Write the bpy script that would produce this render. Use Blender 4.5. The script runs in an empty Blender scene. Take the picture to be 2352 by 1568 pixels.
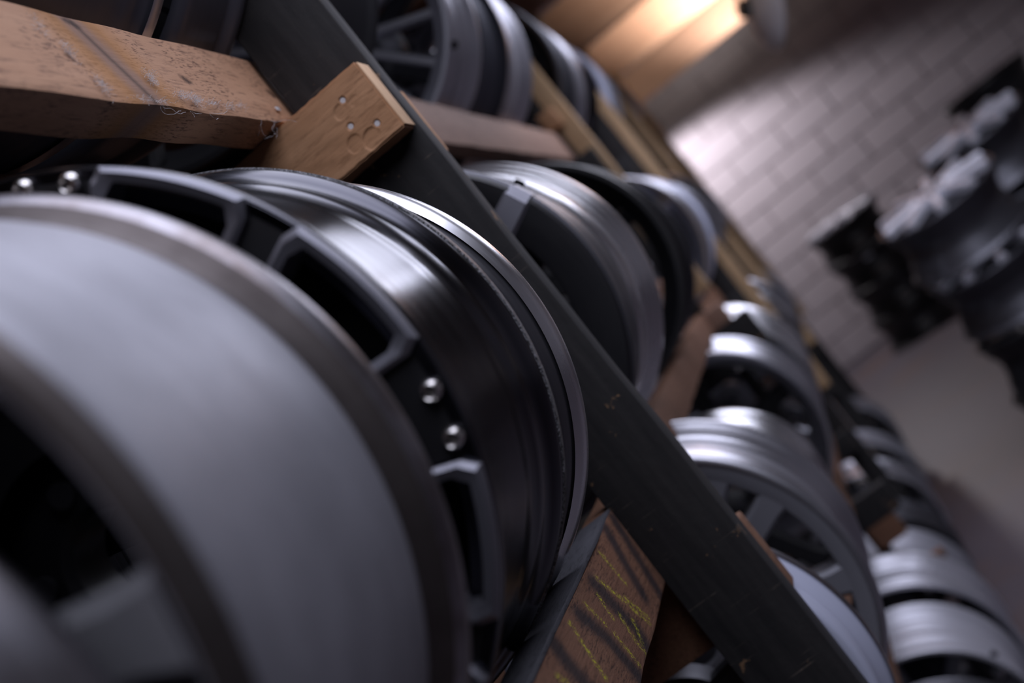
import bpy, bmesh, math, random
from mathutils import Matrix, Vector, noise
random.seed(7)
S = bpy.context.scene
COL = S.collection
PI = math.pi
CZ = 1.47                      # camera height above the floor; helper heights below are measured from it

# ------------------------------------------------------------------ camera, world, light, exposure
cam_d = bpy.data.cameras.new('camera'); cam = bpy.data.objects.new('camera', cam_d); COL.objects.link(cam)
cx = Vector((0.7653235, 0.17201317, -0.62023496)); cy = Vector((0.61094973, 0.10908152, 0.78411839)); cz = Vector((0.20253486, -0.97903661, -0.02160875))
cam.matrix_world = Matrix(((cx.x, cy.x, cz.x, 0), (cx.y, cy.y, cz.y, 0), (cx.z, cy.z, cz.z, CZ), (0, 0, 0, 1)))
cam_d.lens = 50; cam_d.sensor_width = 36; cam_d.clip_start = 0.02
cam_d.dof.use_dof = True; cam_d.dof.focus_distance = 1.22; cam_d.dof.aperture_fstop = 3.6
S.camera = cam
S.view_settings.view_transform = 'Standard'; S.view_settings.look = 'None'
S.view_settings.gamma = 1; S.view_settings.use_curve_mapping = False; S.view_settings.exposure = 0.0

W = bpy.data.worlds.new('world'); S.world = W; W.use_nodes = True
W.node_tree.nodes['Background'].inputs[0].default_value = (0.55, 0.6, 0.8, 1); W.node_tree.nodes['Background'].inputs[1].default_value = 0.03

def area(name, loc, size, power, color, rot=(0, 0, 0)):
    l = bpy.data.lights.new(name, 'AREA'); l.shape = 'RECTANGLE'; l.size, l.size_y = size; l.energy = power; l.color = color
    o = bpy.data.objects.new(name, l); o.location = (loc[0], loc[1], loc[2] + CZ); o.rotation_euler = rot; COL.objects.link(o); return o
def point(name, loc, power, color, rad=0.08):
    l = bpy.data.lights.new(name, 'POINT'); l.energy = power; l.color = color; l.shadow_soft_size = rad
    o = bpy.data.objects.new(name, l); o.location = (loc[0], loc[1], loc[2] + CZ); COL.objects.link(o); return o
COOL = (0.81, 0.83, 1.0)
area('ceiling_panel_near', (0.40, 0.7, 0.90), (1.2, 2.6), 32, COOL)
area('ceiling_panel_middle', (0.50, 3.9, 0.90), (1.0, 1.8), 21, COOL)
area('stack_fill_panel', (1.0, 4.9, 0.90), (0.8, 1.4), 20, COOL)  # unseen area light, placed to brighten the flat stacks
def spot(name, loc, aim, power, color, deg, blend, rad=0.05):
    l = bpy.data.lights.new(name, 'SPOT'); l.energy = power; l.color = color; l.shadow_soft_size = rad; l.spot_size = math.radians(deg); l.spot_blend = blend
    o = bpy.data.objects.new(name, l); o.location = (loc[0], loc[1], loc[2] + CZ)
    o.rotation_euler = (Vector(aim) - Vector(loc)).to_track_quat('-Z', 'Y').to_euler(); COL.objects.link(o); return o
spot('wall_downlight', (-0.40, 10.0, 0.92), (-0.40, 10.01, -1), 110, (1.0, 0.93, 0.98), 151, 0.3, 0.06)
spot('joist_fill_middle', (0.52, 7.28, 0.74), (0.42, 7.8, 1.16), 120, (1.0, 0.90, 0.80), 100, 1.0, 0.05)  # added spot without a body for the middle joist; the dish faces away
spot('joist_fill_far', (0.62, 9.3, 0.76), (0.48, 9.8, 1.20), 60, (1.0, 0.92, 0.86), 84, 1.0, 0.05)  # unseen spot added to brighten the far joist
spot('joist_fill_near', (0.42, 5.65, 0.74), (0.34, 6.17, 1.16), 30, (1.0, 0.90, 0.80), 100, 1.0, 0.05)  # weaker unseen spot, added for the nearer joist face

# ------------------------------------------------------------------ materials
def newmat(name):
    m = bpy.data.materials.new(name); m.use_nodes = True
    nt = m.node_tree; return m, nt, nt.nodes['Principled BSDF']
def N(nt, t, **kw):
    n = nt.nodes.new(t)
    for k, v in kw.items(): setattr(n, k, v)
    return n
def ramp(nt, fac, stops):
    r = N(nt, 'ShaderNodeValToRGB'); e = r.color_ramp.elements
    while len(e) < len(stops): e.new(0.5)
    for i, (p, c) in enumerate(stops):
        e[i].position = p; e[i].color = (c[0], c[1], c[2], 1) if not isinstance(c, (int, float)) else (c, c, c, 1)
    nt.links.new(fac, r.inputs[0]); return r.outputs[0]
def mixc(nt, fac, a, b, mode='MIX'):
    m = N(nt, 'ShaderNodeMix', data_type='RGBA', blend_type=mode)
    for sock, v in ((m.inputs[0], fac), (m.inputs[6], a), (m.inputs[7], b)):
        if hasattr(v, 'links') or hasattr(v, 'is_linked'): nt.links.new(v, sock)
        elif isinstance(v, (int, float)): sock.default_value = v
        else: sock.default_value = (v[0], v[1], v[2], 1)
    return m.outputs[2]
def math_(nt, op, a, b=None, clamp=False):
    m = N(nt, 'ShaderNodeMath', operation=op); m.use_clamp = clamp
    for i, v in enumerate((a, b)):
        if v is None: continue
        if isinstance(v, (int, float)): m.inputs[i].default_value = v
        else: nt.links.new(v, m.inputs[i])
    return m.outputs[0]
def objco(nt, scale=(1, 1, 1), loc=(0, 0, 0)):
    tc = N(nt, 'ShaderNodeTexCoord'); mp = N(nt, 'ShaderNodeMapping'); mp.inputs['Scale'].default_value = scale; mp.inputs['Location'].default_value = loc
    nt.links.new(tc.outputs['Object'], mp.inputs[0]); return mp.outputs[0]
def noise_(nt, vec, scale, detail=4, rough=0.6, out=0):
    n = N(nt, 'ShaderNodeTexNoise'); n.inputs['Scale'].default_value = scale; n.inputs['Detail'].default_value = detail; n.inputs['Roughness'].default_value = rough
    nt.links.new(vec, n.inputs['Vector']); return n.outputs[out]
def bump(nt, b, h, strength=0.3, dist=0.002):
    n = N(nt, 'ShaderNodeBump'); n.inputs['Strength'].default_value = strength; n.inputs['Distance'].default_value = dist
    nt.links.new(h, n.inputs['Height']); nt.links.new(n.outputs[0], b.inputs['Normal'])

def metal(name, color, rough, metallic=1.0, streak=0.12, grime=0.0, grime_col=(0.05, 0.04, 0.035), coat=0.0, bstr=0.0, spec=0.5):
    m, nt, b = newmat(name)
    tc = N(nt, 'ShaderNodeTexCoord'); sx = N(nt, 'ShaderNodeSeparateXYZ'); nt.links.new(tc.outputs['Object'], sx.inputs[0])
    x, y, z = sx.outputs
    ang = math_(nt, 'ARCTAN2', z, x)
    rr = math_(nt, 'SQRT', math_(nt, 'ADD', math_(nt, 'MULTIPLY', x, x), math_(nt, 'MULTIPLY', z, z)))
    cb = N(nt, 'ShaderNodeCombineXYZ')
    nt.links.new(math_(nt, 'MULTIPLY', rr, 160), cb.inputs[0]); nt.links.new(math_(nt, 'MULTIPLY', y, 160), cb.inputs[1]); nt.links.new(math_(nt, 'MULTIPLY', ang, 2.0), cb.inputs[2])
    n1 = noise_(nt, cb.outputs[0], 1.0, 5, 0.65)
    n2 = noise_(nt, tc.outputs['Object'], 14, 4, 0.6)
    c = mixc(nt, math_(nt, 'MULTIPLY', n1, streak * 2), color, [v * 0.55 for v in color])
    if grime > 0:
        g = ramp(nt, n2, [(0.5 - 0.12, 0.0), (0.5 + 0.16, 1.0)])
        c = mixc(nt, math_(nt, 'MULTIPLY', g, grime), c, grime_col)
    nt.links.new(c, b.inputs['Base Color'])
    rv = math_(nt, 'ADD', math_(nt, 'MULTIPLY', n1, 0.18), rough - 0.09)
    rv = math_(nt, 'ADD', rv, math_(nt, 'MULTIPLY', n2, 0.1), True)
    nt.links.new(rv, b.inputs['Roughness'])
    b.inputs['Metallic'].default_value = metallic; b.inputs['Coat Weight'].default_value = coat; b.inputs['Coat Roughness'].default_value = 0.12
    b.inputs['Specular IOR Level'].default_value = spec
    if bstr > 0: bump(nt, b, n1, bstr, 0.0006)
    return m

def wood(name, c1, c2, dark, axis=1, rough=0.75, saw=0.0, stain=None, scale=1.0, bstr=0.5):
    """timber with grain along one axis; saw = strength of short cross-cut saw marks"""
    m, nt, b = newmat(name)
    sc = [38 * scale, 38 * scale, 38 * scale]; sc[axis] = 3.0 * scale
    v = objco(nt, sc)
    n1 = noise_(nt, v, 1.0, 6, 0.65)
    sc2 = [240, 240, 240]; sc2[axis] = 26
    n2 = noise_(nt, objco(nt, sc2), 1.0, 4, 0.7)
    n3 = noise_(nt, objco(nt, (9, 9, 9)), 1.0, 3, 0.6)
    c = ramp(nt, n1, [(0.32, c2), (0.62, c1)])
    c = mixc(nt, ramp(nt, n2, [(0.30, 0.75), (0.47, 0.0)]), c, dark)
    c = mixc(nt, math_(nt, 'MULTIPLY', n3, 0.5), c, [a * 0.72 for a in c1])
    h = n2
    if saw > 0:
        sc3 = [620, 620, 620]; sc3[axis] = 95
        n4 = noise_(nt, objco(nt, sc3, (3, 1, 2)), 1.0, 2, 0.5)
        s = ramp(nt, n4, [(0.36, 1.0), (0.46, 0.0)])
        msk = ramp(nt, noise_(nt, objco(nt, (16, 16, 16), (5, 5, 5)), 1.0, 2, 0.5), [(0.42, 0.0), (0.56, 1.0)])
        c = mixc(nt, math_(nt, 'MULTIPLY', math_(nt, 'MULTIPLY', s, msk), saw), c, dark)
    if stain: c = stain(nt, c)
    nt.links.new(c, b.inputs['Base Color']); b.inputs['Roughness'].default_value = rough
    b.inputs['Specular IOR Level'].default_value = 0.3
    bump(nt, b, math_(nt, 'ADD', n1, n2), bstr, 0.0012)
    return m

def seg_dist(nt, co, p, q, sy=1.0):
    """distance in the (y, z) plane from the shading point to the segment p-q (object coordinates)"""
    a = N(nt, 'ShaderNodeVectorMath', operation='SUBTRACT'); nt.links.new(co, a.inputs[0]); a.inputs[1].default_value = (0, p[0], p[1])
    ml = N(nt, 'ShaderNodeVectorMath', operation='MULTIPLY'); nt.links.new(a.outputs[0], ml.inputs[0]); ml.inputs[1].default_value = (0, sy, 1)
    d = ((q[0] - p[0]) * sy, q[1] - p[1]); L2 = d[0] ** 2 + d[1] ** 2
    dt = N(nt, 'ShaderNodeVectorMath', operation='DOT_PRODUCT'); nt.links.new(ml.outputs[0], dt.inputs[0]); dt.inputs[1].default_value = (0, d[0] / L2, d[1] / L2)
    t = math_(nt, 'ADD', dt.outputs['Value'], 0.0, True)
    s = N(nt, 'ShaderNodeVectorMath', operation='SCALE'); s.inputs[0].default_value = (0, d[0], d[1]); nt.links.new(t, s.inputs['Scale'])
    e = N(nt, 'ShaderNodeVectorMath', operation='SUBTRACT'); nt.links.new(ml.outputs[0], e.inputs[0]); nt.links.new(s.outputs[0], e.inputs[1])
    ln = N(nt, 'ShaderNodeVectorMath', operation='LENGTH'); nt.links.new(e.outputs[0], ln.inputs[0]); return ln.outputs['Value']
def min_dist(nt, co, segs, sy=1.0):
    out = None
    for p, q in segs:
        dd = seg_dist(nt, co, p, q, sy); out = dd if out is None else math_(nt, 'MINIMUM', out, dd)
    return out

LR_Y, LR_Z = 0.41, -0.217      # centre of the lower front rail of the near bay (y, z)
CHALK = [[(1.3127, -0.1795), (1.3142, -0.2177)], [(1.2462, -0.1869), (1.265, -0.2136), (1.291, -0.2564)], [(1.2128, -0.1949), (1.2046, -0.2165)], [(1.1623, -0.1851), (1.1728, -0.211)], [(1.1778, -0.2233), (1.178, -0.2574)], [(1.2289, -0.2237), (1.2176, -0.2477), (1.2202, -0.2609)], [(1.0928, -0.1803), (1.0743, -0.2281)], [(1.2805, -0.2228), (1.3014, -0.2532)], [(0.9877, -0.1879), (0.9968, -0.1986)], [(1.253, -0.2384), (1.2313, -0.2552)]]
BANDS = [[(1.4415, -0.1775), (1.4025, -0.2609)], [(1.3864, -0.174), (1.3403, -0.2429)], [(1.2265, -0.1855), (1.2438, -0.2428), (1.2351, -0.269)], [(1.13, -0.1851), (1.151, -0.2207), (1.1539, -0.2671)], [(1.03, -0.17), (1.02, -0.265)]]
def relsegs(lines, oy, oz):
    return [((a[0] - oy, a[1] - oz), (b_[0] - oy, b_[1] - oz)) for l in lines for a, b_ in zip(l, l[1:])]
def chalk_stain(nt, c):
    co = N(nt, 'ShaderNodeTexCoord').outputs['Object']
    nz = noise_(nt, co, 45, 3, 0.6)
    d = math_(nt, 'ADD', min_dist(nt, co, relsegs(BANDS, LR_Y, LR_Z), 0.5), math_(nt, 'MULTIPLY', nz, 0.008))
    c = mixc(nt, ramp(nt, d, [(0.007, 0.85), (0.016, 0.0)]), c, (0.018, 0.018, 0.024))
    d2 = math_(nt, 'ADD', min_dist(nt, co, relsegs(CHALK, LR_Y, LR_Z), 0.6), math_(nt, 'MULTIPLY', math_(nt, 'SUBTRACT', noise_(nt, co, 150, 3, 0.7), 0.5), 0.006))
    g = ramp(nt, noise_(nt, co, 420, 3, 0.7), [(0.49, 0.0), (0.57, 1.0)])
    f = math_(nt, 'MULTIPLY', ramp(nt, d2, [(0.0012, 1.0), (0.0030, 0.0)]), g)
    return mixc(nt, f, c, (0.55, 0.52, 0.03))
UR_Y, UR_Z = 0.41, 0.399
def knot_stain(nt, c):
    co = N(nt, 'ShaderNodeTexCoord').outputs['Object']
    nz = noise_(nt, co, 60, 4, 0.6)
    K = [[(1.0422, 0.4417), (1.062, 0.402), (1.085, 0.358)]]
    d0 = min_dist(nt, co, relsegs(K, UR_Y, UR_Z), 0.4)
    d = math_(nt, 'ADD', d0, math_(nt, 'MULTIPLY', nz, 0.006))
    c = mixc(nt, ramp(nt, d, [(0.017, 0.75), (0.036, 0.0)]), c, (0.42, 0.19, 0.055))
    c = mixc(nt, ramp(nt, d, [(0.0115, 0.0), (0.0135, 0.85), (0.016, 0.0)]), c, (0.06, 0.028, 0.018))
    c = mixc(nt, ramp(nt, d, [(0.0108, 0.85), (0.0125, 0.0)]), c, (0.27, 0.165, 0.125))
    c = mixc(nt, ramp(nt, math_(nt, 'ADD', d0, math_(nt, 'MULTIPLY', nz, 0.0012)), [(0.0007, 0.75), (0.0013, 0.0)]), c, (0.02, 0.012, 0.01))
    P = [[(1.198, 0.395), (1.204, 0.391)], [(1.4329, 0.399), (1.438, 0.393)], [(1.035, 0.438), (1.047, 0.434)]]
    d2 = math_(nt, 'ADD', min_dist(nt, co, relsegs(P, UR_Y, UR_Z), 0.45), math_(nt, 'MULTIPLY', noise_(nt, co, 260, 3, 0.7), 0.006))
    return mixc(nt, ramp(nt, d2, [(0.0036, 0.95), (0.0056, 0.0)]), c, (0.035, 0.016, 0.012))

M = {}
M['rail_tan'] = wood('rail_timber', (0.56, 0.32, 0.195), (0.46, 0.25, 0.145), (0.10, 0.045, 0.03), 1, 0.7, 0.8, knot_stain)
M['rail_pink'] = wood('pale_rail_timber', (0.42, 0.26, 0.19), (0.33, 0.19, 0.14), (0.09, 0.05, 0.04), 1, 0.7, 0.5)
M['rail_chalk'] = wood('chalked_rail_timber', (0.25, 0.125, 0.075), (0.19, 0.09, 0.055), (0.04, 0.022, 0.018), 1, 0.8, 0.7, chalk_stain, bstr=0.8)
M['rail_brown'] = wood('brown_rail_timber', (0.24, 0.12, 0.07), (0.18, 0.085, 0.05), (0.05, 0.03, 0.02), 1, 0.8, 0.5)
M['block'] = wood('block_timber', (0.50, 0.275, 0.145), (0.42, 0.215, 0.105), (0.16, 0.07, 0.03), 0, 0.7, 0.25)
M['cut_end'] = wood('cut_end_grain', (0.70, 0.47, 0.29), (0.60, 0.38, 0.22), (0.25, 0.13, 0.06), 2, 0.8)
M['plank'] = wood('tan_plank_timber', (0.55, 0.37, 0.21), (0.46, 0.30, 0.165), (0.15, 0.08, 0.04), 2, 0.7, 0.2)
M['joist'] = wood('joist_timber', (0.56, 0.34, 0.24), (0.45, 0.26, 0.175), (0.2, 0.09, 0.05), 0, 0.55, 0.0, None, 0.5)
M['paint_top'] = wood('grey_painted_timber', (0.10, 0.10, 0.115), (0.075, 0.075, 0.088), (0.02, 0.02, 0.024), 1, 0.65, 0.6)

def post_mat():
    m, nt, b = newmat('black_painted_timber')
    v = objco(nt, (60, 60, 6))
    n1 = noise_(nt, v, 1.0, 5, 0.6)
    n2 = noise_(nt, objco(nt, (30, 30, 30)), 1.0, 5, 0.7)
    c = ramp(nt, n1, [(0.3, (0.014, 0.0135, 0.0145)), (0.7, (0.030, 0.028, 0.028))])
    chips = ramp(nt, n2, [(0.655, 0.0), (0.69, 0.85)])
    c = mixc(nt, chips, c, (0.22, 0.13, 0.07))
    # pale scratches running across the face
    s = noise_(nt, objco(nt, (12, 12, 420), (0, 0, 4)), 1.0, 2, 0.5)
    k = math_(nt, 'MULTIPLY', ramp(nt, s, [(0.68, 0.0), (0.74, 0.5)]), ramp(nt, n2, [(0.45, 0.0), (0.6, 1.0)]))
    c = mixc(nt, k, c, (0.20, 0.16, 0.13))
    nt.links.new(c, b.inputs['Base Color']); b.inputs['Roughness'].default_value = 0.72; b.inputs['Specular IOR Level'].default_value = 0.28
    bump(nt, b, math_(nt, 'ADD', n1, n2), 0.6, 0.0012)
    return m
M['post'] = post_mat()

GRIME = (0.10, 0.065, 0.045)
M['satin_grey'] = metal('satin_grey_alloy', (0.36, 0.36, 0.405), 0.48, 0.6, 0.12, 0.6, (0.21, 0.21, 0.235))
M['lip_worn'] = metal('worn_polished_lip', (0.50, 0.49, 0.54), 0.30, 1.0, 0.35, 0.75, GRIME)
M['silver'] = metal('silver_alloy', (0.62, 0.62, 0.68), 0.32, 1.0, 0.15)
M['bright'] = metal('bright_machined_alloy', (0.80, 0.80, 0.84), 0.24, 1.0, 0.10)
M['pale'] = metal('pale_blue_silver_paint', (0.58, 0.61, 0.76), 0.45, 0.25, 0.1)
M['gun'] = metal('gunmetal_alloy', (0.115, 0.115, 0.13), 0.38, 0.9, 0.15)
M['gun_face'] = metal('gunmetal_face', (0.24, 0.24, 0.27), 0.5, 0.5, 0.1)
M['dark_gloss'] = metal('dark_gloss_barrel', (0.080, 0.080, 0.096), 0.17, 1.0, 0.25)
M['black'] = metal('black_paint', (0.012, 0.012, 0.014), 0.35, 0.0, 0.1)
M['black_satin'] = metal('black_satin_paint', (0.016, 0.016, 0.019), 0.5, 0.0, 0.1)
M['frame'] = metal('grey_window_frame', (0.27, 0.27, 0.31), 0.42, 0.85, 0.15)
M['silver_soft'] = metal('silver_wheel_paint', (0.64, 0.64, 0.71), 0.34, 0.8, 0.2)
M['reflected_brown'] = metal('reflected_brown_metal', (0.14, 0.122, 0.118), 0.42, 0.8, 0.3, 0.6, (0.045, 0.036, 0.034))  # brown reflection and groove shade put into the metal colour
M['satin_silver'] = metal('satin_silver_paint', (0.52, 0.52, 0.58), 0.42, 0.5, 0.1)
M['silver_flat'] = metal('matt_silver_wheel_paint', (0.66, 0.66, 0.73), 0.40, 0.45, 0.15)
M['blue_grey'] = metal('blue_grey_wheel_paint', (0.11, 0.115, 0.145), 0.4, 0.5, 0.1)
M['chrome'] = metal('chrome', (0.75, 0.72, 0.70), 0.18, 1.0, 0.02)
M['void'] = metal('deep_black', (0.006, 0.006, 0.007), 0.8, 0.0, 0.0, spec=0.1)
M['spoke_grey'] = metal('grey_spoke', (0.42, 0.42, 0.45), 0.5, 0.4, 0.05)
def rash():
    m, nt, b = newmat('scuffed_rim_edge')
    v = objco(nt); n = noise_(nt, v, 520, 3, 0.7)
    nt.links.new(ramp(nt, n, [(0.45, (0.02, 0.02, 0.022)), (0.62, (0.25, 0.25, 0.27))]), b.inputs['Base Color'])
    b.inputs['Metallic'].default_value = 0.7; b.inputs['Roughness'].default_value = 0.32
    bump(nt, b, n, 1.0, 0.004); return m
M['rash'] = rash()
def plain(name, c, rough=0.7, metallic=0.0, emit=None):
    m, nt, b = newmat(name)
    n = noise_(nt, objco(nt), 20, 4, 0.6)
    nt.links.new(mixc(nt, math_(nt, 'MULTIPLY', n, 0.5), c, [v * 0.6 for v in c]), b.inputs['Base Color'])
    b.inputs['Roughness'].default_value = rough; b.inputs['Metallic'].default_value = metallic
    if emit: b.inputs['Emission Color'].default_value = (*emit[0], 1); b.inputs['Emission Strength'].default_value = emit[1]
    return m
M['mortar'] = plain('mortar', (0.31, 0.28, 0.30), 0.95)
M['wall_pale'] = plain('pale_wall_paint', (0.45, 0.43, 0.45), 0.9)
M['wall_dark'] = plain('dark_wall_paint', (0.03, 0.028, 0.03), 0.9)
M['deck'] = plain('ceiling_boards', (0.30, 0.15, 0.08), 0.8)
M['lamp_metal'] = plain('lamp_enamel', (0.86, 0.86, 0.90), 0.5, 0.0)
M['lamp_back'] = plain('lamp_back_enamel', (0.03, 0.03, 0.033), 0.5)
M['pipe'] = plain('pipe_paint', (0.04, 0.04, 0.045), 0.6)
M['lint'] = plain('lint', (0.62, 0.60, 0.62), 0.95)
M['steel'] = plain('nail_steel', (0.85, 0.85, 0.88), 0.35, 0.35)
def block_mat():
    m, nt, b = newmat('painted_concrete_block')
    oi = N(nt, 'ShaderNodeObjectInfo')
    n = noise_(nt, objco(nt), 5, 4, 0.6); n2 = noise_(nt, objco(nt), 90, 3, 0.7)
    c = mixc(nt, n, (0.45, 0.41, 0.44), (0.38, 0.345, 0.375))
    c = mixc(nt, math_(nt, 'MULTIPLY', oi.outputs['Random'], 0.35), c, (0.34, 0.315, 0.345))
    nt.links.new(c, b.inputs['Base Color']); b.inputs['Roughness'].default_value = 0.85
    bump(nt, b, n2, 0.4, 0.003); return m
M['cmu'] = block_mat()
def floor_mat():
    m, nt, b = newmat('stained_concrete_floor')
    v = objco(nt); n = noise_(nt, v, 1.6, 5, 0.6); n2 = noise_(nt, v, 9, 4, 0.6)
    c = mixc(nt, n2, (0.082, 0.070, 0.084), (0.060, 0.050, 0.062))
    c = mixc(nt, ramp(nt, n, [(0.5, 0.0), (0.68, 0.7)]), c, (0.095, 0.058, 0.048))
    nt.links.new(c, b.inputs['Base Color']); b.inputs['Roughness'].default_value = 0.6
    return m
M['floor'] = floor_mat()

# ------------------------------------------------------------------ object helpers
def link(name, me, mat=None, parent=None, loc=(0, 0, 0), rot=(0, 0, 0)):
    o = bpy.data.objects.new(name, me); COL.objects.link(o)
    o.location = loc; o.rotation_euler = rot
    if parent: o.parent = parent
    if mat and me and not me.materials: me.materials.append(mat)
    return o
def finish(bm, name, smooth=True, ang=35):
    bmesh.ops.recalc_face_normals(bm, faces=bm.faces)
    me = bpy.data.meshes.new(name); bm.to_mesh(me); bm.free()
    if smooth:
        me.polygons.foreach_set('use_smooth', [True] * len(me.polygons)); me.set_sharp_from_angle(angle=math.radians(ang))
    return me
def empty(name, loc, label=None, cat=None, group=None, rot=(0, 0, 0)):
    o = bpy.data.objects.new(name, None); COL.objects.link(o); o.location = loc; o.rotation_euler = rot; o.empty_display_size = 0.05
    if label: o['label'] = label
    if cat: o['category'] = cat
    if group: o['group'] = group
    return o
def box_me(sx, sy, sz, bev=0.003, cuts=(0, 0, 0), wob=0.0, seed=0, segs=2):
    bm = bmesh.new(); bmesh.ops.create_cube(bm, size=1)
    bmesh.ops.scale(bm, vec=(sx, sy, sz), verts=bm.verts)
    if bev > 0: bmesh.ops.bevel(bm, geom=bm.edges[:], offset=bev, segments=segs, affect='EDGES', profile=0.6)
    for ax, n in enumerate(cuts):
        for k in range(n):
            p = [0, 0, 0]; p[ax] = ((k + 1) / (n + 1) - 0.5) * (sx, sy, sz)[ax]; nn = [0, 0, 0]; nn[ax] = 1
            bmesh.ops.bisect_plane(bm, geom=bm.verts[:] + bm.edges[:] + bm.faces[:], plane_co=p, plane_no=nn)
    if wob > 0:
        for v in bm.verts:
            q = v.co * 9 + Vector((seed * 3.1, seed, 0)); v.co += Vector((noise.noise(q), 0.3 * noise.noise(q + Vector((7, 0, 0))), noise.noise(q + Vector((0, 9, 0))))) * wob
    return finish(bm, 'board', True, 30)
def board(name, x0, x1, y0, y1, z0, z1, mat, parent, origin, bev=0.003, cuts=(0, 0, 0), wob=0.0, seed=0):
    """a timber with its faces at the given places (heights relative to the camera height)"""
    me = box_me(x1 - x0, y1 - y0, z1 - z0, bev, cuts, wob, seed)
    return link(name, me, mat, parent, ((x0 + x1) / 2 - origin[0], (y0 + y1) / 2 - origin[1], (z0 + z1) / 2 + CZ - origin[2]))
def struct(name, me, mat, loc=(0, 0, 0), parent=None):
    o = link(name, me, mat, parent, loc)
    if not parent: o['kind'] = 'structure'
    return o

# ------------------------------------------------------------------ the room
WY = 10.76
XL, XR, YN, TOP = -1.6, 3.4, -3.0, 1.46
o = struct('floor', box_me(XR - XL + 0.4, WY - YN + 0.4, 0.1, 0), M['floor'], ((XL + XR) / 2, (WY + YN) / 2, -0.05))
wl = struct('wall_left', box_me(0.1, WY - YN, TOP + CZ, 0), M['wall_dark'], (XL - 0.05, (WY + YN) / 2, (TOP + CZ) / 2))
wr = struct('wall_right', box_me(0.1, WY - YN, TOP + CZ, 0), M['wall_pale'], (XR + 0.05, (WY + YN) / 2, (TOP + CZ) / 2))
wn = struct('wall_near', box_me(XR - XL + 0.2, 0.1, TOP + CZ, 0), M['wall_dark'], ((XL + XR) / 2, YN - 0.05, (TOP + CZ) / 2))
wf = struct('wall_far', box_me(XR - XL + 0.2, 0.1, TOP + CZ, 0), M['mortar'], ((XL + XR) / 2, WY + 0.062, (TOP + CZ) / 2))
ce = struct('ceiling', box_me(XR - XL + 0.2, WY - YN + 0.1, 0.06, 0), M['deck'], ((XL + XR) / 2, (WY + YN) / 2, TOP + CZ + 0.03))
BW, BH, J = 0.425, 0.218, 0.016
bme = box_me(BW - J, 0.05, BH - J, 0.004, segs=1); bme.materials.append(M['cmu'])
half = box_me(BW / 2 - J, 0.05, BH - J, 0.004, segs=1); half.materials.append(M['cmu'])
rows = int((TOP + CZ) / BH)
for r in range(rows):
    x = XL + 0.012
    k = 0
    while x < XR - 0.05:
        wd = BW / 2 if (r % 2 and k == 0) or x + BW > XR + 0.02 else BW
        link('block', bme if wd == BW else half, None, wf, (x + wd / 2 - (XL + XR) / 2, -0.037 - 0.0 + random.uniform(-0.002, 0.002), (r + 0.5) * BH + 0.008 - (TOP + CZ) / 2))
        x += wd; k += 1
jy = [9.8, 7.8, 6.17, 4.88, 3.6, 2.3, 1.0, -0.4, -1.8]
jme = box_me(XR - XL - 0.04, 0.11, 0.40, 0.006, (6, 0, 2), 0.004); jme.materials.append(M['joist'])
for y in jy:
    link('joist', jme, None, ce, (0, y + 0.055 - (WY + YN) / 2, 0.93 + 0.20 - TOP - 0.03))

# wall conduit and the tilted reflector lamp that hangs from a joist
t = empty('wall_pipe', (2.27, WY - 0.06, 0), 'dark vertical pipe running up the block wall at the right edge', 'pipe')
bm = bmesh.new(); bmesh.ops.create_cone(bm, cap_ends=True, segments=20, radius1=0.045, radius2=0.045, depth=TOP + CZ - 0.02)
link('pipe_run', finish(bm, 'pipe_run'), M['pipe'], t, (0, 0, (TOP + CZ) / 2))
for z in (0.6, 1.7, 2.4):
    link('pipe_clip', box_me(0.13, 0.03, 0.035, 0.004), M['steel'], t, (0, 0.05, z))

def lathe_me(prof, segs=96, closed=True, a0=0.0):
    bm = bmesh.new(); rings = []
    for k in range(segs):
        a = a0 + 2 * PI * k / segs; c, s = math.cos(a), math.sin(a)
        rings.append([bm.verts.new((r * c, y, r * s)) for y, r in prof])
    n = len(prof)
    for k in range(segs):
        A, B = rings[k], rings[(k + 1) % segs]
        for i in range(n if closed else n - 1):
            j = (i + 1) % n
            try: bm.faces.new((A[i], A[j], B[j], B[i]))
            except ValueError: pass
    return bm

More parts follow.
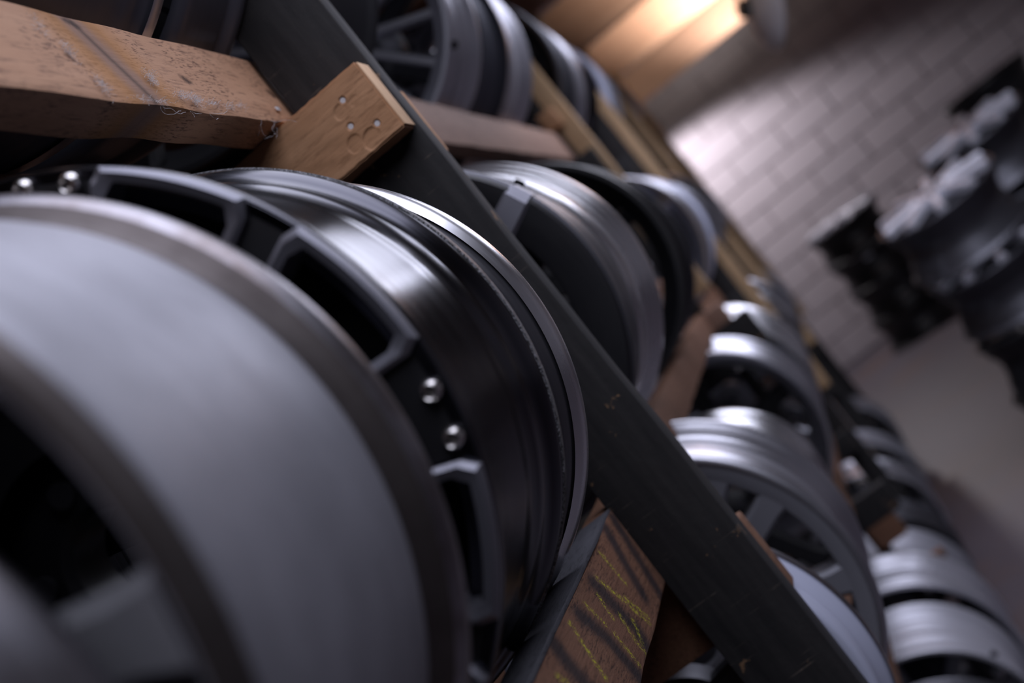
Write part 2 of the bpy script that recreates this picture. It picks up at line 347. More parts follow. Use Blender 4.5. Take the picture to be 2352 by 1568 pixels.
# ------------------------------------------------------------------ wheel building (axis along Y, near end at y = 0)
CACHE = {}
def barrel_prof(style, R, w, t=0.007):
    k = w / 0.25
    if style == 'smooth':
        o = [(0, .2375), (.003, .2420), (.008, .2445), (.016, .2450), (.028, .2445), (.05, .2415), (.12, .2365), (w - .060, .2335), (w - .044, .2320), (w - .036, .2285), (w - .028, .2290), (w - .022, .2360), (w - .016, .2425), (w - .011, .2448), (w - .003, .245), (w, .242)]
    elif style == 'steps':
        o = [(0, .224), (.01, .229), (.085, .229), (.090, .2255), (.097, .232), (.122, .2335), (.127, .2295), (.134, .238), (.155, .2395), (.160, .236), (.167, .2440), (w - .003, .2455), (w, .243)]
    elif style == 'taper':
        o = [(0, .238), (.004, .2445), (.016, .245), (.024, .240), (.034, .2375), (.10, .2365), (.104, .2335), (.11, .2345), (w - .02, .231), (w, .228)]
    elif style == 'gloss':
        o = [(0, .243), (.004, .245), (.014, .245), (.018, .240), (.024, .229), (.06, .2275), (w - .085, .2285), (w - .078, .2300), (w - .072, .2290), (w - .066, .2305), (w - .058, .2300), (w - .050, .2335), (w - .038, .236), (w - .030, .2355), (w - .022, .240), (w - .014, .2445), (w - .008, .2455), (w - .001, .2455), (w, .244)]
    elif style == 'slim':
        o = [(0, .226), (.003, .231), (.010, .2325), (.040, .2315), (.050, .2295), (.056, .233), (.066, .240), (.072, .245), (w - .003, .245), (w, .242)]
    elif style == 'narrow':
        o = [(0, .236), (.004, .240), (.010, .240), (.018, .233), (.040, .231), (.045, .227), (.052, .232), (.066, .233), (.072, .229), (.080, .234), (.104, .236), (.112, .239), (.120, .2445), (w - .003, .245), (w, .242)]
    elif style == 'ribbed':
        o = [(0, .242), (.004, .245), (.012, .245), (.018, .238), (.085, .233), (.092, .226), (.100, .231), (.118, .230), (.124, .223), (.134, .229), (.200, .226), (.208, .218), (.222, .224), (.240, .224), (.248, .217), (.262, .223), (.285, .224), (.292, .218), (.304, .226), (w - .018, .232), (w - .012, .243), (w - .003, .245), (w, .242)]
    elif style == 'groove':
        o = [(0, .241), (.003, .2445), (.010, .245), (.014, .242), (.018, .236), (.034, .234), (.07, .230), (.095, .227), (.100, .222), (.108, .226), (.122, .226), (.127, .220), (.135, .224), (w - .075, .224), (w - .068, .219), (w - .060, .226), (w - .046, .228), (w - .040, .222), (w - .034, .229), (w - .022, .231), (w - .016, .238), (w - .010, .244), (w - .002, .245), (w, .243)]
    elif style == 'lips':
        o = [(0, .242), (.004, .245), (.012, .245), (.016, .238), (.028, .236), (.045, .230), (.055, .215), (.075, .208), (w - .11, .206), (w - .09, .216), (w - .075, .222), (w - .068, .219), (w - .060, .227), (w - .040, .231), (w - .034, .226), (w - .026, .236), (w - .018, .244), (w - .004, .245), (w, .242)]
    else:
        o = [(0, .242), (.004, .245), (.010, .245), (.015, .239), (.022, .231), (.050, .229), (.056, .225), (.075, .210), (w * .5, .205), (w - .07, .214), (w - .055, .226), (w - .022, .229), (w - .015, .238), (w - .010, .244), (w - .003, .245), (w, .242)]
    s = R / .245
    o = [(y, r * s) for y, r in o]
    inn = [(y, r - t) for y, r in o]
    inn[0] = (0.001, inn[0][1]); inn[-1] = (w - 0.001, inn[-1][1])
    return o + inn[::-1]
def barrel(style, R, w, segs):
    k = ('b', style, R, round(w, 3), segs)
    if k not in CACHE:
        CACHE[k] = finish(lathe_me(barrel_prof(style, R, w), segs), 'barrel', True, 50)
    return CACHE[k]
def spoke_me(r0, r1, w0, w1, yf0, yf1, th, key='solid'):
    k = ('s', r0, r1, w0, w1, yf0, yf1, th)
    if k in CACHE: return CACHE[k]
    bm = bmesh.new(); rings = []
    n = 6
    for i in range(n + 1):
        f = i / n; r = r0 + (r1 - r0) * f
        hw = (w0 + (w1 - w0) * f) / 2 * (1 - 0.18 * math.sin(PI * f)); 
        if f > 0.9: hw *= 1.25
        y = yf0 + (yf1 - yf0) * (f ** 1.4)
        sec = [(-hw * 0.72, y), (hw * 0.72, y), (hw, y + 0.006), (hw * 1.05, y + th), (-hw * 1.05, y + th), (-hw, y + 0.006)]
        rings.append([bm.verts.new((r, yy, z)) for z, yy in sec])
    for A, B in zip(rings, rings[1:]):
        for i in range(6): bm.faces.new((A[i], A[(i + 1) % 6], B[(i + 1) % 6], B[i]))
    bm.faces.new(rings[0]); bm.faces.new(rings[-1][::-1])
    CACHE[k] = finish(bm, 'spoke', True, 25); return CACHE[k]
def hub_me(r, y, th, bore=0.033):
    k = ('h', r, y, th)
    if k not in CACHE:
        p = [(y + 0.006, bore), (y, bore + 0.006), (y + 0.002, r * .72), (y + 0.010, r), (y + th, r * 1.04), (y + th, bore)]
        CACHE[k] = finish(lathe_me(p, 40), 'hub', True, 35)
    return CACHE[k]
def cyl_me(r, d, segs=14, socket=False):
    k = ('c', r, d, segs, socket)
    if k not in CACHE:
        if socket:      # button head with a hex recess, head towards -Y
            p = [(0, r * .55), (-d * .55, r * .5), (-d * .95, r * .55), (-d, r * .66), (-d * .8, r * .88), (-d * .35, r), (0, r)]
            bm = lathe_me(p, 20)
            bm2 = [bm.verts.new((r * .56 * math.cos(a), -d * .2, r * .56 * math.sin(a))) for a in [i * PI / 3 for i in range(6)]]
            bm.faces.new(bm2)
        else:
            p = [(0, 0.0001), (0, r), (d * .8, r), (d, r * .85), (d, 0.0001)]
            bm = lathe_me(p, segs)
        CACHE[k] = finish(bm, 'cyl', True, 40)
    return CACHE[k]

def wheel(label, x, y, z, R=.245, w=.25, style='std', bm_='silver', fm='silver', spokes=None, flip=False, roll=0.0, group='alloy wheels in the timber rack',
          segs=72, lug='gun', hub=True, cap=True, yoff=0.02, sw=(.05, .04), th=.035, lip=None, valve=None, lay=False, dish=0.03, name='alloy_wheel', tilt=(0, 0), yaw=0.0, lipm=None, ring=None):
    """x, z = axis (z from camera height), y = near end; spokes = list of world angles in degrees (from +X towards +Z)"""
    rot = (-PI / 2 + tilt[0], tilt[1], 0) if lay else (0, 0, (PI if flip else 0) + yaw)
    root = empty(name, (x, y + (w if flip else 0), z + CZ), label, 'wheel', group, rot)
    if lay: root.location = (x, y, z + CZ)
    bar = link('barrel', barrel(style, R, w, segs).copy() if False else barrel(style, R, w, segs), None, root)
    setmat(bar, M[bm_])
    if lip:
        s = R / .245
        lm = ('lip', R, round(w, 3), lip)
        if lm not in CACHE:
            if lip == 'wide': p = [(w - .0185, .2405), (w - .016, .2432), (w - .011, .2455), (w - .003, .2457), (w + .001, .243), (w + .001, .236), (w - .003, .242), (w - .014, .240)]
            elif lip == 'broad': p = [(w - .034, .2385), (w - .028, .2440), (w - .020, .2466), (w - .006, .2470), (w + .001, .2455), (w + .002, .238), (w - .001, .238), (w - .003, .243), (w - .026, .240)]
            elif lip == 'far': p = [(w - .020, .2455), (w - .016, .2468), (w - .003, .2468), (w + .001, .245), (w + .001, .238), (w - .001, .238), (w - .003, .244)]
            elif lip == 'rash': p = [(w - .0075, .2458), (w - .0065, .2466), (w + .009, .2466), (w + .011, .245), (w + .011, .225), (w + .0005, .225), (w + .0005, .2458)]
            else: p = [(-.001, .236), (-.001, .245), (.004, .2468), (.014, .2468), (.017, .2455), (.010, .2455), (.003, .243), (.003, .236)]
            CACHE[lm] = finish(lathe_me([(yy, rr * s) for yy, rr in p], segs), 'lip', True, 40)
        if lip == 'wide':  # two thin rings whose brown stands for reflection and groove shade
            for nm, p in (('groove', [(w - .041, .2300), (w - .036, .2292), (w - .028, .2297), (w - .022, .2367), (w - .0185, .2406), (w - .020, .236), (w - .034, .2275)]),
                          ('brown_edge', [(-.0012, .2330), (-.0010, .2376), (.0025, .2424), (.006, .2440), (.008, .2448), (.008, .243), (.002, .239), (.001, .233)])):
                setmat(link(nm, finish(lathe_me([(yy, rr * s) for yy, rr in p], segs), nm, True, 40), None, root), M['reflected_brown'])
        lo = link('rim_lip', CACHE[lm], None, root); setmat(lo, M[lipm or 'lip_worn'])
    if ring:      # face ring that ties the spoke ends together
        k = ('ring', R, ring)
        if k not in CACHE: CACHE[k] = finish(lathe_me([(yoff + .002, R - ring), (yoff, R - ring + .004), (yoff - .001, R - .008), (yoff + .004, R - .004), (yoff + .02, R - .012), (yoff + .03, R - ring)], segs), 'ring', True, 30)
        setmat(link('face_ring', CACHE[k], None, root), M[fm])
    if spokes is None: spokes = [90 + 72 * i for i in range(5)]
    r1 = R - .018
    for a in spokes:
        a2 = (180 - a) if flip else a
        so = link('spoke', spoke_me(.055, r1, sw[0], sw[1], yoff + dish, yoff, th), None, root, (0, 0, 0), (0, -math.radians(a2 + roll), 0)); setmat(so, M[fm])
    if hub:
        h = link('hub', hub_me(.078, yoff + dish - .004, .05), None, root); setmat(h, M[fm])
        for i in range(5):
            a = math.radians(72 * i + 36 + roll)
            b = link('lug_nut', cyl_me(.009, .014), None, h, (.054 * math.cos(a), yoff + dish - .008, .054 * math.sin(a)), ); setmat(b, M[lug])
        if cap:
            c = link('centre_cap', cyl_me(.034, .012, 24), None, root, (0, yoff + dish - .002, 0)); setmat(c, M['gun' if fm != 'black' else 'black'])
    if valve:
        a = math.radians((180 - valve[0]) if flip else valve[0]); vy = (w - valve[1]) if flip else valve[1]; vr = R * valve[2]
        v = link('valve_hole', cyl_me(.0075, .012), None, root, (vr * math.cos(a), vy, vr * math.sin(a)), (0, 0, -PI / 2)); 
        v.rotation_mode = 'QUATERNION'; v.rotation_quaternion = Vector((math.cos(a), 0, math.sin(a))).to_track_quat('Y', 'X'); v.location = (vr * math.cos(a), vy, vr * math.sin(a)); setmat(v, M['void'])
    return root
MATCACHE = {}
def setmat(o, mat):
    """material on the object, so that alike meshes can be shared in different finishes"""
    if not o.data.materials: o.data.materials.append(mat)
    o.material_slots[0].link = 'OBJECT'; o.material_slots[0].material = mat

# ------------------------------------------------------------------ the rack
RO = (-0.45, 2.6, 0.0)
rack = empty('wheel_rack', RO, 'long timber rack with black posts and bare rails holding the wheels', 'rack')
def rb(name, x0, x1, y0, y1, z0, z1, mat, **kw): return board(name, x0, x1, y0, y1, z0, z1, M[mat], rack, RO, **kw)
PY = [-0.75, 1.46, 3.78, 4.75, 6.05, 7.4]
ZB = -CZ
for i, y in enumerate(PY):
    rb('post', (-.36 if i == 2 else -.334), (-.2365 if i < 2 else -.3255 if i == 2 else -.268), y, y + .045, ZB, .92, 'post', bev=.0025, cuts=(0, 0, 60), wob=.0016, seed=i)
    rb('post', -.70, -.612, y, y + .045, ZB, .92, 'post', seed=i + 20)
    if i == 2: rb('plank', -.325, -.272, y, y + .05, -.13, .92, 'plank', bev=.002, cuts=(0, 0, 40), wob=.002, seed=i)
    elif i > 2: rb('plank', -.2675, -.229, y, y + .05, -.66, .92, 'plank', bev=.002, cuts=(0, 0, 40), wob=.003, seed=i)
# tiers: rail bottom, rail top
TIERS = [('upper', .354, .443), ('middle', -.265, -.169), ('lower', -.80, -.70)]
for tn, zb0, zt in TIERS:
    for i, (ya, yb) in enumerate(zip(PY, PY[1:])):
        zb = zb0 if i == 0 or tn != 'middle' else zt - .06
        x1 = -.338 if tn == 'upper' else -.331
        mat = {'upper': ['rail_tan', 'rail_pink'], 'middle': ['rail_chalk', 'rail_brown'], 'lower': ['rail_brown', 'rail_brown']}[tn][min(i, 1)]
        if i == 0: y0, y1 = -.64, (1.503 if tn == 'upper' else 1.46)
        else: y0, y1 = ya + (.046 if i == 1 and tn == 'upper' else .003), yb - .003
        if i == 0 and tn == 'upper':
            rb('rail', -.383, x1, y0, y1, zb, zt, mat, bev=.005, cuts=(0, 90, 3), wob=.003, seed=2)
        else:
            rb('rail', -.372, x1, y0, y1, zb, zt, mat, bev=.004, cuts=(0, 60, 0), wob=.0018, seed=i * 3 + len(tn))
        if tn == 'middle' and i == 0:    # the top of this rail was painted grey
            rb('paint_skin', -.371, x1 + .0006, y0 + .002, y1 - .002, zt - .003, zt + .0012, 'paint_top', bev=.0008, cuts=(0, 60, 0), wob=.001, seed=5)
        rb('rail', -.577, -.532, y0, y1, zb, zt, 'rail_brown', seed=i + 40)
    for i, y in enumerate(PY):
        zb = zb0 if i < 2 or tn != 'middle' else zt - .06
        if i == 1: ys = (y + .0455, y + .0905)
        else: ys = (y - .0455, y - .0005)
        if i == 0: ys = (y + .0455, y + .0905)
        h = .083 if tn == 'upper' else .095 if i < 2 else .12 if i == 2 and tn == 'middle' else .080
        if i == 1 and tn == 'upper': zb, ys = .321, (1.5055, 1.520)
        rb('crossbeam', -.705, (-.2372 if i < 2 else -.232 if i == 2 and tn != 'upper' else -.285), ys[0], ys[1], zb - h - .001, zb - .001, ('block' if tn == 'upper' and i < 2 else 'rail_brown') if i < 2 else 'post', seed=i)
        if i == 1 and tn == 'upper': pass
    # low floor runners are under the wheels of the bottom row
rb('cleat', -.345, -.275, 3.733, 3.7785, -.2285, -.175, 'rail_pink', bev=.003)
rb('cleat', -.345, -.262, 3.733, 3.7785, -.945, -.882, 'rail_brown', bev=.003)
rb('stub', -.352, -.302, 3.735, 3.7785, .446, .503, 'block', bev=.006)
rb('peg', -.2995, -.225, 3.79, 3.82, -1.07, -1.045, 'rail_brown', bev=.003)
rb('peg', -.2995, -.188, 3.79, 3.82, -1.25, -1.225, 'rail_brown', bev=.003)

# the nailed cross-beam at the first post: hammer dents are pressed into its near face
def nailed_beam():
    x0, x1, y0, y1, z0, z1 = -.705, -.2405, 1.414, 1.4595, .2695, .353
    bm = bmesh.new(); bmesh.ops.create_cube(bm, size=1); bmesh.ops.scale(bm, vec=(x1 - x0, y1 - y0, z1 - z0), verts=bm.verts)
    # skewed saw cut at the front end
    bmesh.ops.bevel(bm, geom=bm.edges[:], offset=.002, segments=2, affect='EDGES')
    cxm, czm = (x0 + x1) / 2, (z0 + z1) / 2
    for k in range(130):
        X = x1 - .0015 - k * .0010
        bmesh.ops.bisect_plane(bm, geom=[g for g in bm.verts[:] + bm.edges[:] + bm.faces[:]], plane_co=(X - cxm, 0, 0), plane_no=(1, 0, 0))
    for k in range(80):
        bmesh.ops.bisect_plane(bm, geom=[g for g in bm.verts[:] + bm.edges[:] + bm.faces[:]], plane_co=(0, 0, z0 + .0015 + k * .001 - czm), plane_no=(0, 0, 1))
    dents = [(-.2842, .3229, .0095, .8), (-.2934, .2889, .0105, .8), (-.2758, .2813, .0125, 1.0), (-.266, .322, .007, .3), (-.283, .310, .005, .2)]
    nails = [(-.2753, .3308), (-.2857, .3053), (-.2622, .2900)]
    for v in bm.verts:
        X, Z = v.co.x + cxm, v.co.z + czm
        if v.co.y < -(y1 - y0) / 2 + .0015:
            dep = 0
            for dx, dz, r, s in dents:
                u = ((X - dx) * .78 + (Z - dz) * .62); q = (-(X - dx) * .62 + (Z - dz) * .78)
                rr = math.hypot(u, q * 1.25)
                if rr < r: dep = max(dep, s * .0020 * min(1, (r - rr) / .0016) * max(0, min(1, .55 + .6 * (q / r))))
            for nx, nz in nails:
                rr = math.hypot(X - nx, Z - nz)
                if rr < .0042: dep = max(dep, .0022 * min(1, (.0042 - rr) / .001))
            v.co.y += dep + .0005 * noise.noise(Vector((X * 40, 0, Z * 90)))
        edge = min(z1 - Z, Z - z0)
        if edge < .004 : v.co.z += .0012 * noise.noise(Vector((X * 90, v.co.y * 60, 3)))
    me = finish(bm, 'crossbeam', True, 40)
    o = link('crossbeam', me, M['block'], rack, (cxm - RO[0], (y0 + y1) / 2 - RO[1], czm + CZ))
    e = rb('cut_end', x1 - .0002, x1 + .0012, y0 + .002, y1 - .001, z0 + .002, z1 - .002, 'cut_end', bev=.0004)
    e.parent = o; e.location = (x1 + .0005 - cxm, 0, 0)
    for nx, nz in nails:
        n = link('nail', cyl_me(.0030, .004, 14), M['steel'], o, (nx - cxm, y0 + .0016 - (y0 + y1) / 2, nz - czm))
nailed_beam()
st = rb('staple', -.3375, -.3360, 1.4215, 1.4315, .3685, .3735, 'block', bev=.0006)
st.data.materials.clear(); st.data.materials.append(M['steel'])

# lint caught on the aisle face of the upper rail
def lint():
    bm = bmesh.new(); rnd = random.Random(3)
    tufts = [(1.1283, .383, .011, .010, 130), (1.195, .3655, .012, .007, 150), (1.168, .3685, .014, .004, 60), (1.0045, .397, .006, .012, 70), (1.0168, .365, .006, .010, 80), (1.23, .364, .02, .003, 50), (1.27, .362, .02, .003, 40), (.985, .42, .006, .014, 40), (1.10, .357, .05, .002, 60), (1.31, .366, .01, .004, 30)]
    def fibre(p, d, L, n=5, r=.00012):
        prev = None
        for k in range(n + 1):
            d = (d + Vector((rnd.uniform(-1, 1), rnd.uniform(-1, 1), rnd.uniform(-1, 1))) * .6).normalized()
            ring = [bm.verts.new(p + Vector((0, math.cos(a), math.sin(a))) * r) for a in (0, 2.1, 4.2)]
            if prev:
                for i in range(3): bm.faces.new((prev[i], prev[(i + 1) % 3], ring[(i + 1) % 3], ring[i]))
            prev = ring; p = p + d * (L / n)
    for y, z, sy, sz, n in tufts:
        for k in range(n):
            p = Vector((-.3365 + rnd.uniform(0, .002), rnd.gauss(y, sy * .45), rnd.gauss(z, sz * .45)))
            fibre(p, Vector((.2, rnd.uniform(-1, 1), rnd.uniform(-1, 1))), rnd.uniform(.003, .007))
    for y, z, L in ((1.11, .354, .022), (1.215, .354, .02), (1.345, .354, .022), (1.375, .354, .028), (1.17, .353, .01), (1.385, .354, .02)):
        for k in range(2): fibre(Vector((-.338, y + k * .003, z)), Vector((0, .2, -1)), L, 9, .00016)
    me = finish(bm, 'lint'); o = link('lint', me, M['lint'], rack, (-RO[0], -RO[1], CZ)); o['kind'] = 'stuff'
lint()

# ------------------------------------------------------------------ wheels, middle shelf
AX = -.452
def zc(R, rail): return rail + math.sqrt(R * R - .080 ** 2)
RM, RU, RL = -.169, .443, -.675
def rest(R, rail): return zc(R, rail) + .0015
# nearest wheel: only its far edge is in view
wheel('worn silver wheel nearest of all, its edge cut by the bottom left corner', AX, (.192), rest(.197, RM), .197, .22, 'std', 'lip_worn', 'gun', segs=160)
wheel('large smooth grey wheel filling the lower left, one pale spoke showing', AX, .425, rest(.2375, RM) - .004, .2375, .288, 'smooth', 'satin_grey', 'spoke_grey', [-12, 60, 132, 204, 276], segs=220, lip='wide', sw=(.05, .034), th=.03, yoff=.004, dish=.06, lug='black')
# the black wheel with bolted, windowed face
def bolted_wheel():
    x, y, R, w = AX, .80, .245, .272
    root = empty('alloy_wheel', (x, y, rest(R, RM) + CZ), 'black wheel with chrome bolts and grey framed windows behind the large grey wheel', 'wheel', 'alloy wheels in the timber rack')
    b = link('barrel', barrel('gloss', R, w, 256), None, root); setmat(b, M['dark_gloss'])
    s = link('scuffed_edge', finish(lathe_me([(w - .0075, .2455), (w - .0060, .2468), (w + .006, .2462), (w + .0085, .244), (w + .0085, .226), (w + .0005, .226), (w + .0005, .2452)], 256), 'rash', True, 60), M['rash'], root)
    wins = []
    for k in range(5):
        b0 = 51.6 - 72 * k
        wins.append((b0, b0 - 24.3)); wins.append((b0 - 30.3, b0 - 55.3))
    # face plate: a disc of polar cells, windows left open with walls running into the wheel
    bm = bmesh.new(); r0, ri, ro, re = .080, .118, .2335, .2442; D = .055
    angs = [i * 1.0 for i in range(360)]
    def inwin(a):
        for a1, a0 in wins:
            if ((a - a0) % 360) < (a1 - a0): return True
        return False
    rs = [r0, ri, .15, .19, ro, re]
    V = {}
    def vert(a, r, y_):
        k = (round(a % 360, 2), r, y_)
        if k not in V: V[k] = bm.verts.new((r * math.cos(math.radians(a)), y_, r * math.sin(math.radians(a))))
        return V[k]
    yf = .001
    def hole(a, j): return inwin((a % 360) + .5) and 1 <= j <= 3
    for a in angs:
        for j in range(5):
            if hole(a, j): continue
            bm.faces.new((vert(a, rs[j], yf), vert(a + 1, rs[j], yf), vert(a + 1, rs[j + 1], yf), vert(a, rs[j + 1], yf)))
            if j > 0 and hole(a, j - 1): bm.faces.new((vert(a, rs[j], yf), vert(a + 1, rs[j], yf), vert(a + 1, rs[j], yf + D), vert(a, rs[j], yf + D)))
            if j < 4 and hole(a, j + 1): bm.faces.new((vert(a, rs[j + 1], yf), vert(a + 1, rs[j + 1], yf), vert(a + 1, rs[j + 1], yf + D), vert(a, rs[j + 1], yf + D)))
            if hole(a - 1, j): bm.faces.new((vert(a, rs[j], yf), vert(a, rs[j + 1], yf), vert(a, rs[j + 1], yf + D), vert(a, rs[j], yf + D)))
            if hole(a + 1, j): bm.faces.new((vert(a + 1, rs[j], yf), vert(a + 1, rs[j + 1], yf), vert(a + 1, rs[j + 1], yf + D), vert(a + 1, rs[j], yf + D)))
    fp = link('face_plate', finish(bm, 'face_plate', True, 30), M['black'], root)
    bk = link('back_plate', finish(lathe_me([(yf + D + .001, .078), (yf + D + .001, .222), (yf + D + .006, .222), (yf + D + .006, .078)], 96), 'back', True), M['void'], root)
    # window frames: raised grey outline of each window
    def frame_me(span):
        k = ('frame', span)
        if k in CACHE: return CACHE[k]
        bm = bmesh.new()
        def outline(inset):
            a0, a1 = -span / 2, span / 2
            rO, rI = .2445 - inset, .122 + inset
            pts = []; ch = .010
            n = 20
            aO = math.degrees((inset) / rO); aI = math.degrees(inset / rI)
            c1 = math.degrees(ch / rO)
            pts.append((rO - ch, a0 + aO))
            for i in range(n + 1): pts.append((rO, a0 + aO + c1 * .55 + (a1 - a0 - 2 * aO - 1.1 * c1) * i / n))
            pts.append((rO - ch, a1 - aO))
            for i in range(5): pts.append((rO - ch - (rO - ch - rI) * (i + 1) / 5, a1 - aO - (aI - aO) * (i + 1) / 5))
            m_ = 8
            for i in range(1, m_): pts.append((rI, a1 - aI - (a1 - a0 - 2 * aI) * i / m_))
            for i in range(5): pts.append((rI + (rO - ch - rI) * i / 5, a0 + aI - (aI - aO) * i / 5))
            return [(r * math.cos(math.radians(a)), r * math.sin(math.radians(a))) for r, a in pts]
        A, B, C = outline(.0), outline(.003), outline(.0088)
        layers = [(A, .004), (A, -.004), (B, -.0065), (C, -.0045), (C, .03)]
        rings = [[bm.verts.new((p[0], yy, p[1])) for p in L] for L, yy in layers]
        for P, Q in zip(rings, rings[1:]):
            for i in range(len(P)): bm.faces.new((P[i], P[(i + 1) % len(P)], Q[(i + 1) % len(P)], Q[i]))
        CACHE[k] = finish(bm, 'frame', True, 35); return CACHE[k]
    for a1, a0 in wins:
        f = link('window_frame', frame_me(round(a1 - a0, 2)), M['frame'], root, (0, 0, 0), (0, -math.radians((a0 + a1) / 2), 0))
    for k in range(5):
        for da in (-61.3, -68.7):
            a = math.radians(51.6 + da - 72 * k)
            link('bolt', cyl_me(.0072, .0085, 20, True), M['chrome'], root, (.2345 * math.cos(a), yf - .0002, .2345 * math.sin(a)))
    h = link('hub', hub_me(.088, .012, .05), None, root); setmat(h, M['black'])
    for i in range(5):
        a = math.radians(72 * i + 20)
        setmat(link('lug_nut', cyl_me(.009, .014), None, h, (.054 * math.cos(a), .009, .054 * math.sin(a))), M['gun'])
    return root
bolted_wheel()
wheel('narrow dark wheel with a bright silver lip in front of the first post', AX, 1.100, rest(.239, RM), .239, .14, 'narrow', 'gun', 'black', segs=200, lip='broad', lipm='bright', yoff=.03)
wheel('black wheel with square grey facets on its face just behind the first post', AX, 1.68, rest(.25, RM), .25, .27, 'taper', 'gun', 'black', [51 + 72 * i for i in range(5)], segs=140, sw=(.09, .10), th=.05, yoff=-.004, dish=.02, valve=(30, .13, .955), ring=.055)
facet_wheel = COL.objects['alloy_wheel.%03d' % (len([o for o in COL.objects if o.name.startswith('alloy_wheel')]) - 1)]
for k in range(5):
    a = math.radians(24 + 72 * k)
    fo = link('facet', box_me(.085, .055, .05, .012, segs=1), None, facet_wheel, (.2075 * math.cos(a), .0185, .2075 * math.sin(a)), (0, -a, 0)); setmat(fo, M['frame'])
wheel('silver multi lipped wheel wedged between two black wheels on the middle shelf', AX, 1.96, rest(.256, RM), .256, .2, 'steps', 'bright', 'black', segs=140)
wheel('black wheel with a wide open rim just before the second post', AX, 2.72, rest(.26, RM), .26, .25, 'std', 'black', 'black', [20 + 72 * i for i in range(5)], segs=120, yoff=.10, lip='near', lipm='black', lug='chrome')
wheel('grey wheel almost hidden behind the wide open black rim', AX, 3.05, rest(.245, RM), .245, .25, 'std', 'gun', 'gun')
wheel('silver wheel seen just past the second post on the middle shelf', AX, 4.050, rest(.25, RM), .25, .28, 'lips', 'silver', 'silver', segs=96)
wheel('pale silver wheel before the third post on the middle shelf', AX, 4.420, rest(.25, RM), .25, .25, 'std', 'pale', 'silver')
wheel('white silver wheel with small dark holes past the third post', AX, 5.650, rest(.262, RM), .262, .24, 'std', 'bright', 'bright', [36 * i for i in range(10)])
wheel('silver wheel standing against the white one past the third post', AX, 5.050, rest(.245, RM), .245, .25, 'std', 'silver', 'silver')
wheel('grey wheel far along the middle shelf past the fourth post', AX, 6.400, rest(.25, RM), .25, .25, 'groove', 'silver', 'gun')

# ------------------------------------------------------------------ wheels, upper shelf
wheel('dark wheel with bright flange edges at the left end of the upper shelf', AX, .985, rest(.245, RU), .245, .27, 'gloss', 'blue_grey', 'black', segs=128, lip='far', lipm='silver')
wheel('grey wheel nearest of the upper shelf, its flange at the upper left frame edge', AX, .70, rest(.245, RU), .245, .265, 'std', 'blue_grey', 'gun', segs=128, lip='far', lipm='silver')
wheel('grey rounded wheel hard against the first post on the upper shelf', AX, 1.305, rest(.245, RU), .245, .15, 'smooth', 'blue_grey', 'gun', segs=128)
wheel('broad black wheel behind the first post on the upper shelf', AX, 1.66, rest(.25, RU), .25, .30, 'std', 'black_satin', 'black', segs=120)
wheel('bright silver wheel with fan spokes showing inside on the upper shelf', AX, 2.420, rest(.25, RU), .25, .28, 'lips', 'silver_soft', 'silver_soft', [24 * i for i in range(15)], segs=140, sw=(.02, .018), yoff=.06, valve=(-40, .06, .95))
wheel('charcoal wheel between two silver wheels on the upper shelf', AX, 2.720, rest(.25, RU), .25, .28, 'std', 'blue_grey', 'gun', segs=120, lip='far')
wheel('grooved silver wheel next to the tan plank on the upper shelf', AX, 3.030, rest(.245, RU), .245, .30, 'groove', 'silver_soft', 'silver', segs=120)
wheel('dark wheel bulging past the tan plank of the second post, upper shelf', AX, 3.820, rest(.25, RU), .25, .26, 'std', 'gun', 'gun')
wheel('silver rimmed wheel behind the tan plank of the second post, upper shelf', AX, 4.140, rest(.25, RU), .25, .24, 'lips', 'silver', 'black')
wheel('blue grey wheel just before the third post, upper shelf', AX, 4.440, rest(.25, RU), .25, .24, 'std', 'dark_gloss', 'gun')
wheel('pale wheel past the third post, upper shelf', AX, 4.920, rest(.25, RU), .25, .26, 'std', 'pale', 'silver')
wheel('grey wheel in the middle of the bay past the third post, upper shelf', AX, 5.300, rest(.245, RU), .245, .25, 'std', 'satin_grey', 'gun')
wheel('last wheel in view on the upper shelf, under the lit joists', AX, 6.250, rest(.245, RU), .245, .25, 'std', 'silver', 'gun')

# ------------------------------------------------------------------ wheels, lower shelf

wheel('narrow pale blue wheel with a dark grey lip below the first post', AX, 1.512, rest(.238, RL), .238, .09, 'slim', 'pale', 'gun', segs=160, lip='far', yoff=.02, th=.03, hub=True)
wheel('gunmetal wheel with broad spokes facing the camera on the lower shelf', AX, 1.87, rest(.258, RL), .258, .30, 'groove', 'silver', 'gun_face', [79.5, 44, 23.5, -13, -49, -85, -121, -157, 167, 131, 108], segs=160, sw=(.05, .042), th=.045, yoff=.004, dish=.008, ring=.034)
wheel('small bright machined wheel right behind the gunmetal spoked wheel', AX, 2.68, rest(.198, RL), .198, .30, 'lips', 'bright', 'black', segs=140)
wheel('deep black dished wheel with a silver outer lip and one chrome bolt, lower shelf', AX, 3.26, rest(.245, RL), .245, .34, 'std', 'silver', 'black', [79.5, 7.5, -64.5, 151.5, 223.5], segs=120, yoff=.12, sw=(.05, .045), lug='chrome', lip='near', lipm='silver')
bolt_wheel = COL.objects['alloy_wheel.%03d' % (len([o for o in COL.objects if o.name.startswith('alloy_wheel')]) - 1)]
link('bolt', cyl_me(.0075, .009, 20, True), M['chrome'], bolt_wheel, (.143, .095, .134))
link('bolt_boss', cyl_me(.012, .05, 16), M['black'], bolt_wheel, (.143, .096, .134))
wheel('silver ribbed wheel past the second post on the lower shelf', AX, 3.840, rest(.25, RL), .25, .26, 'groove', 'bright', 'silver')
wheel('silver wheel with a dark band before the third post, lower shelf', AX, 4.200, rest(.25, RL), .25, .26, 'lips', 'bright', 'gun')
wheel('polished wheel with a glinting edge past the third post, lower shelf', AX, 5.050, rest(.245, RL), .245, .26, 'std', 'bright', 'bright')
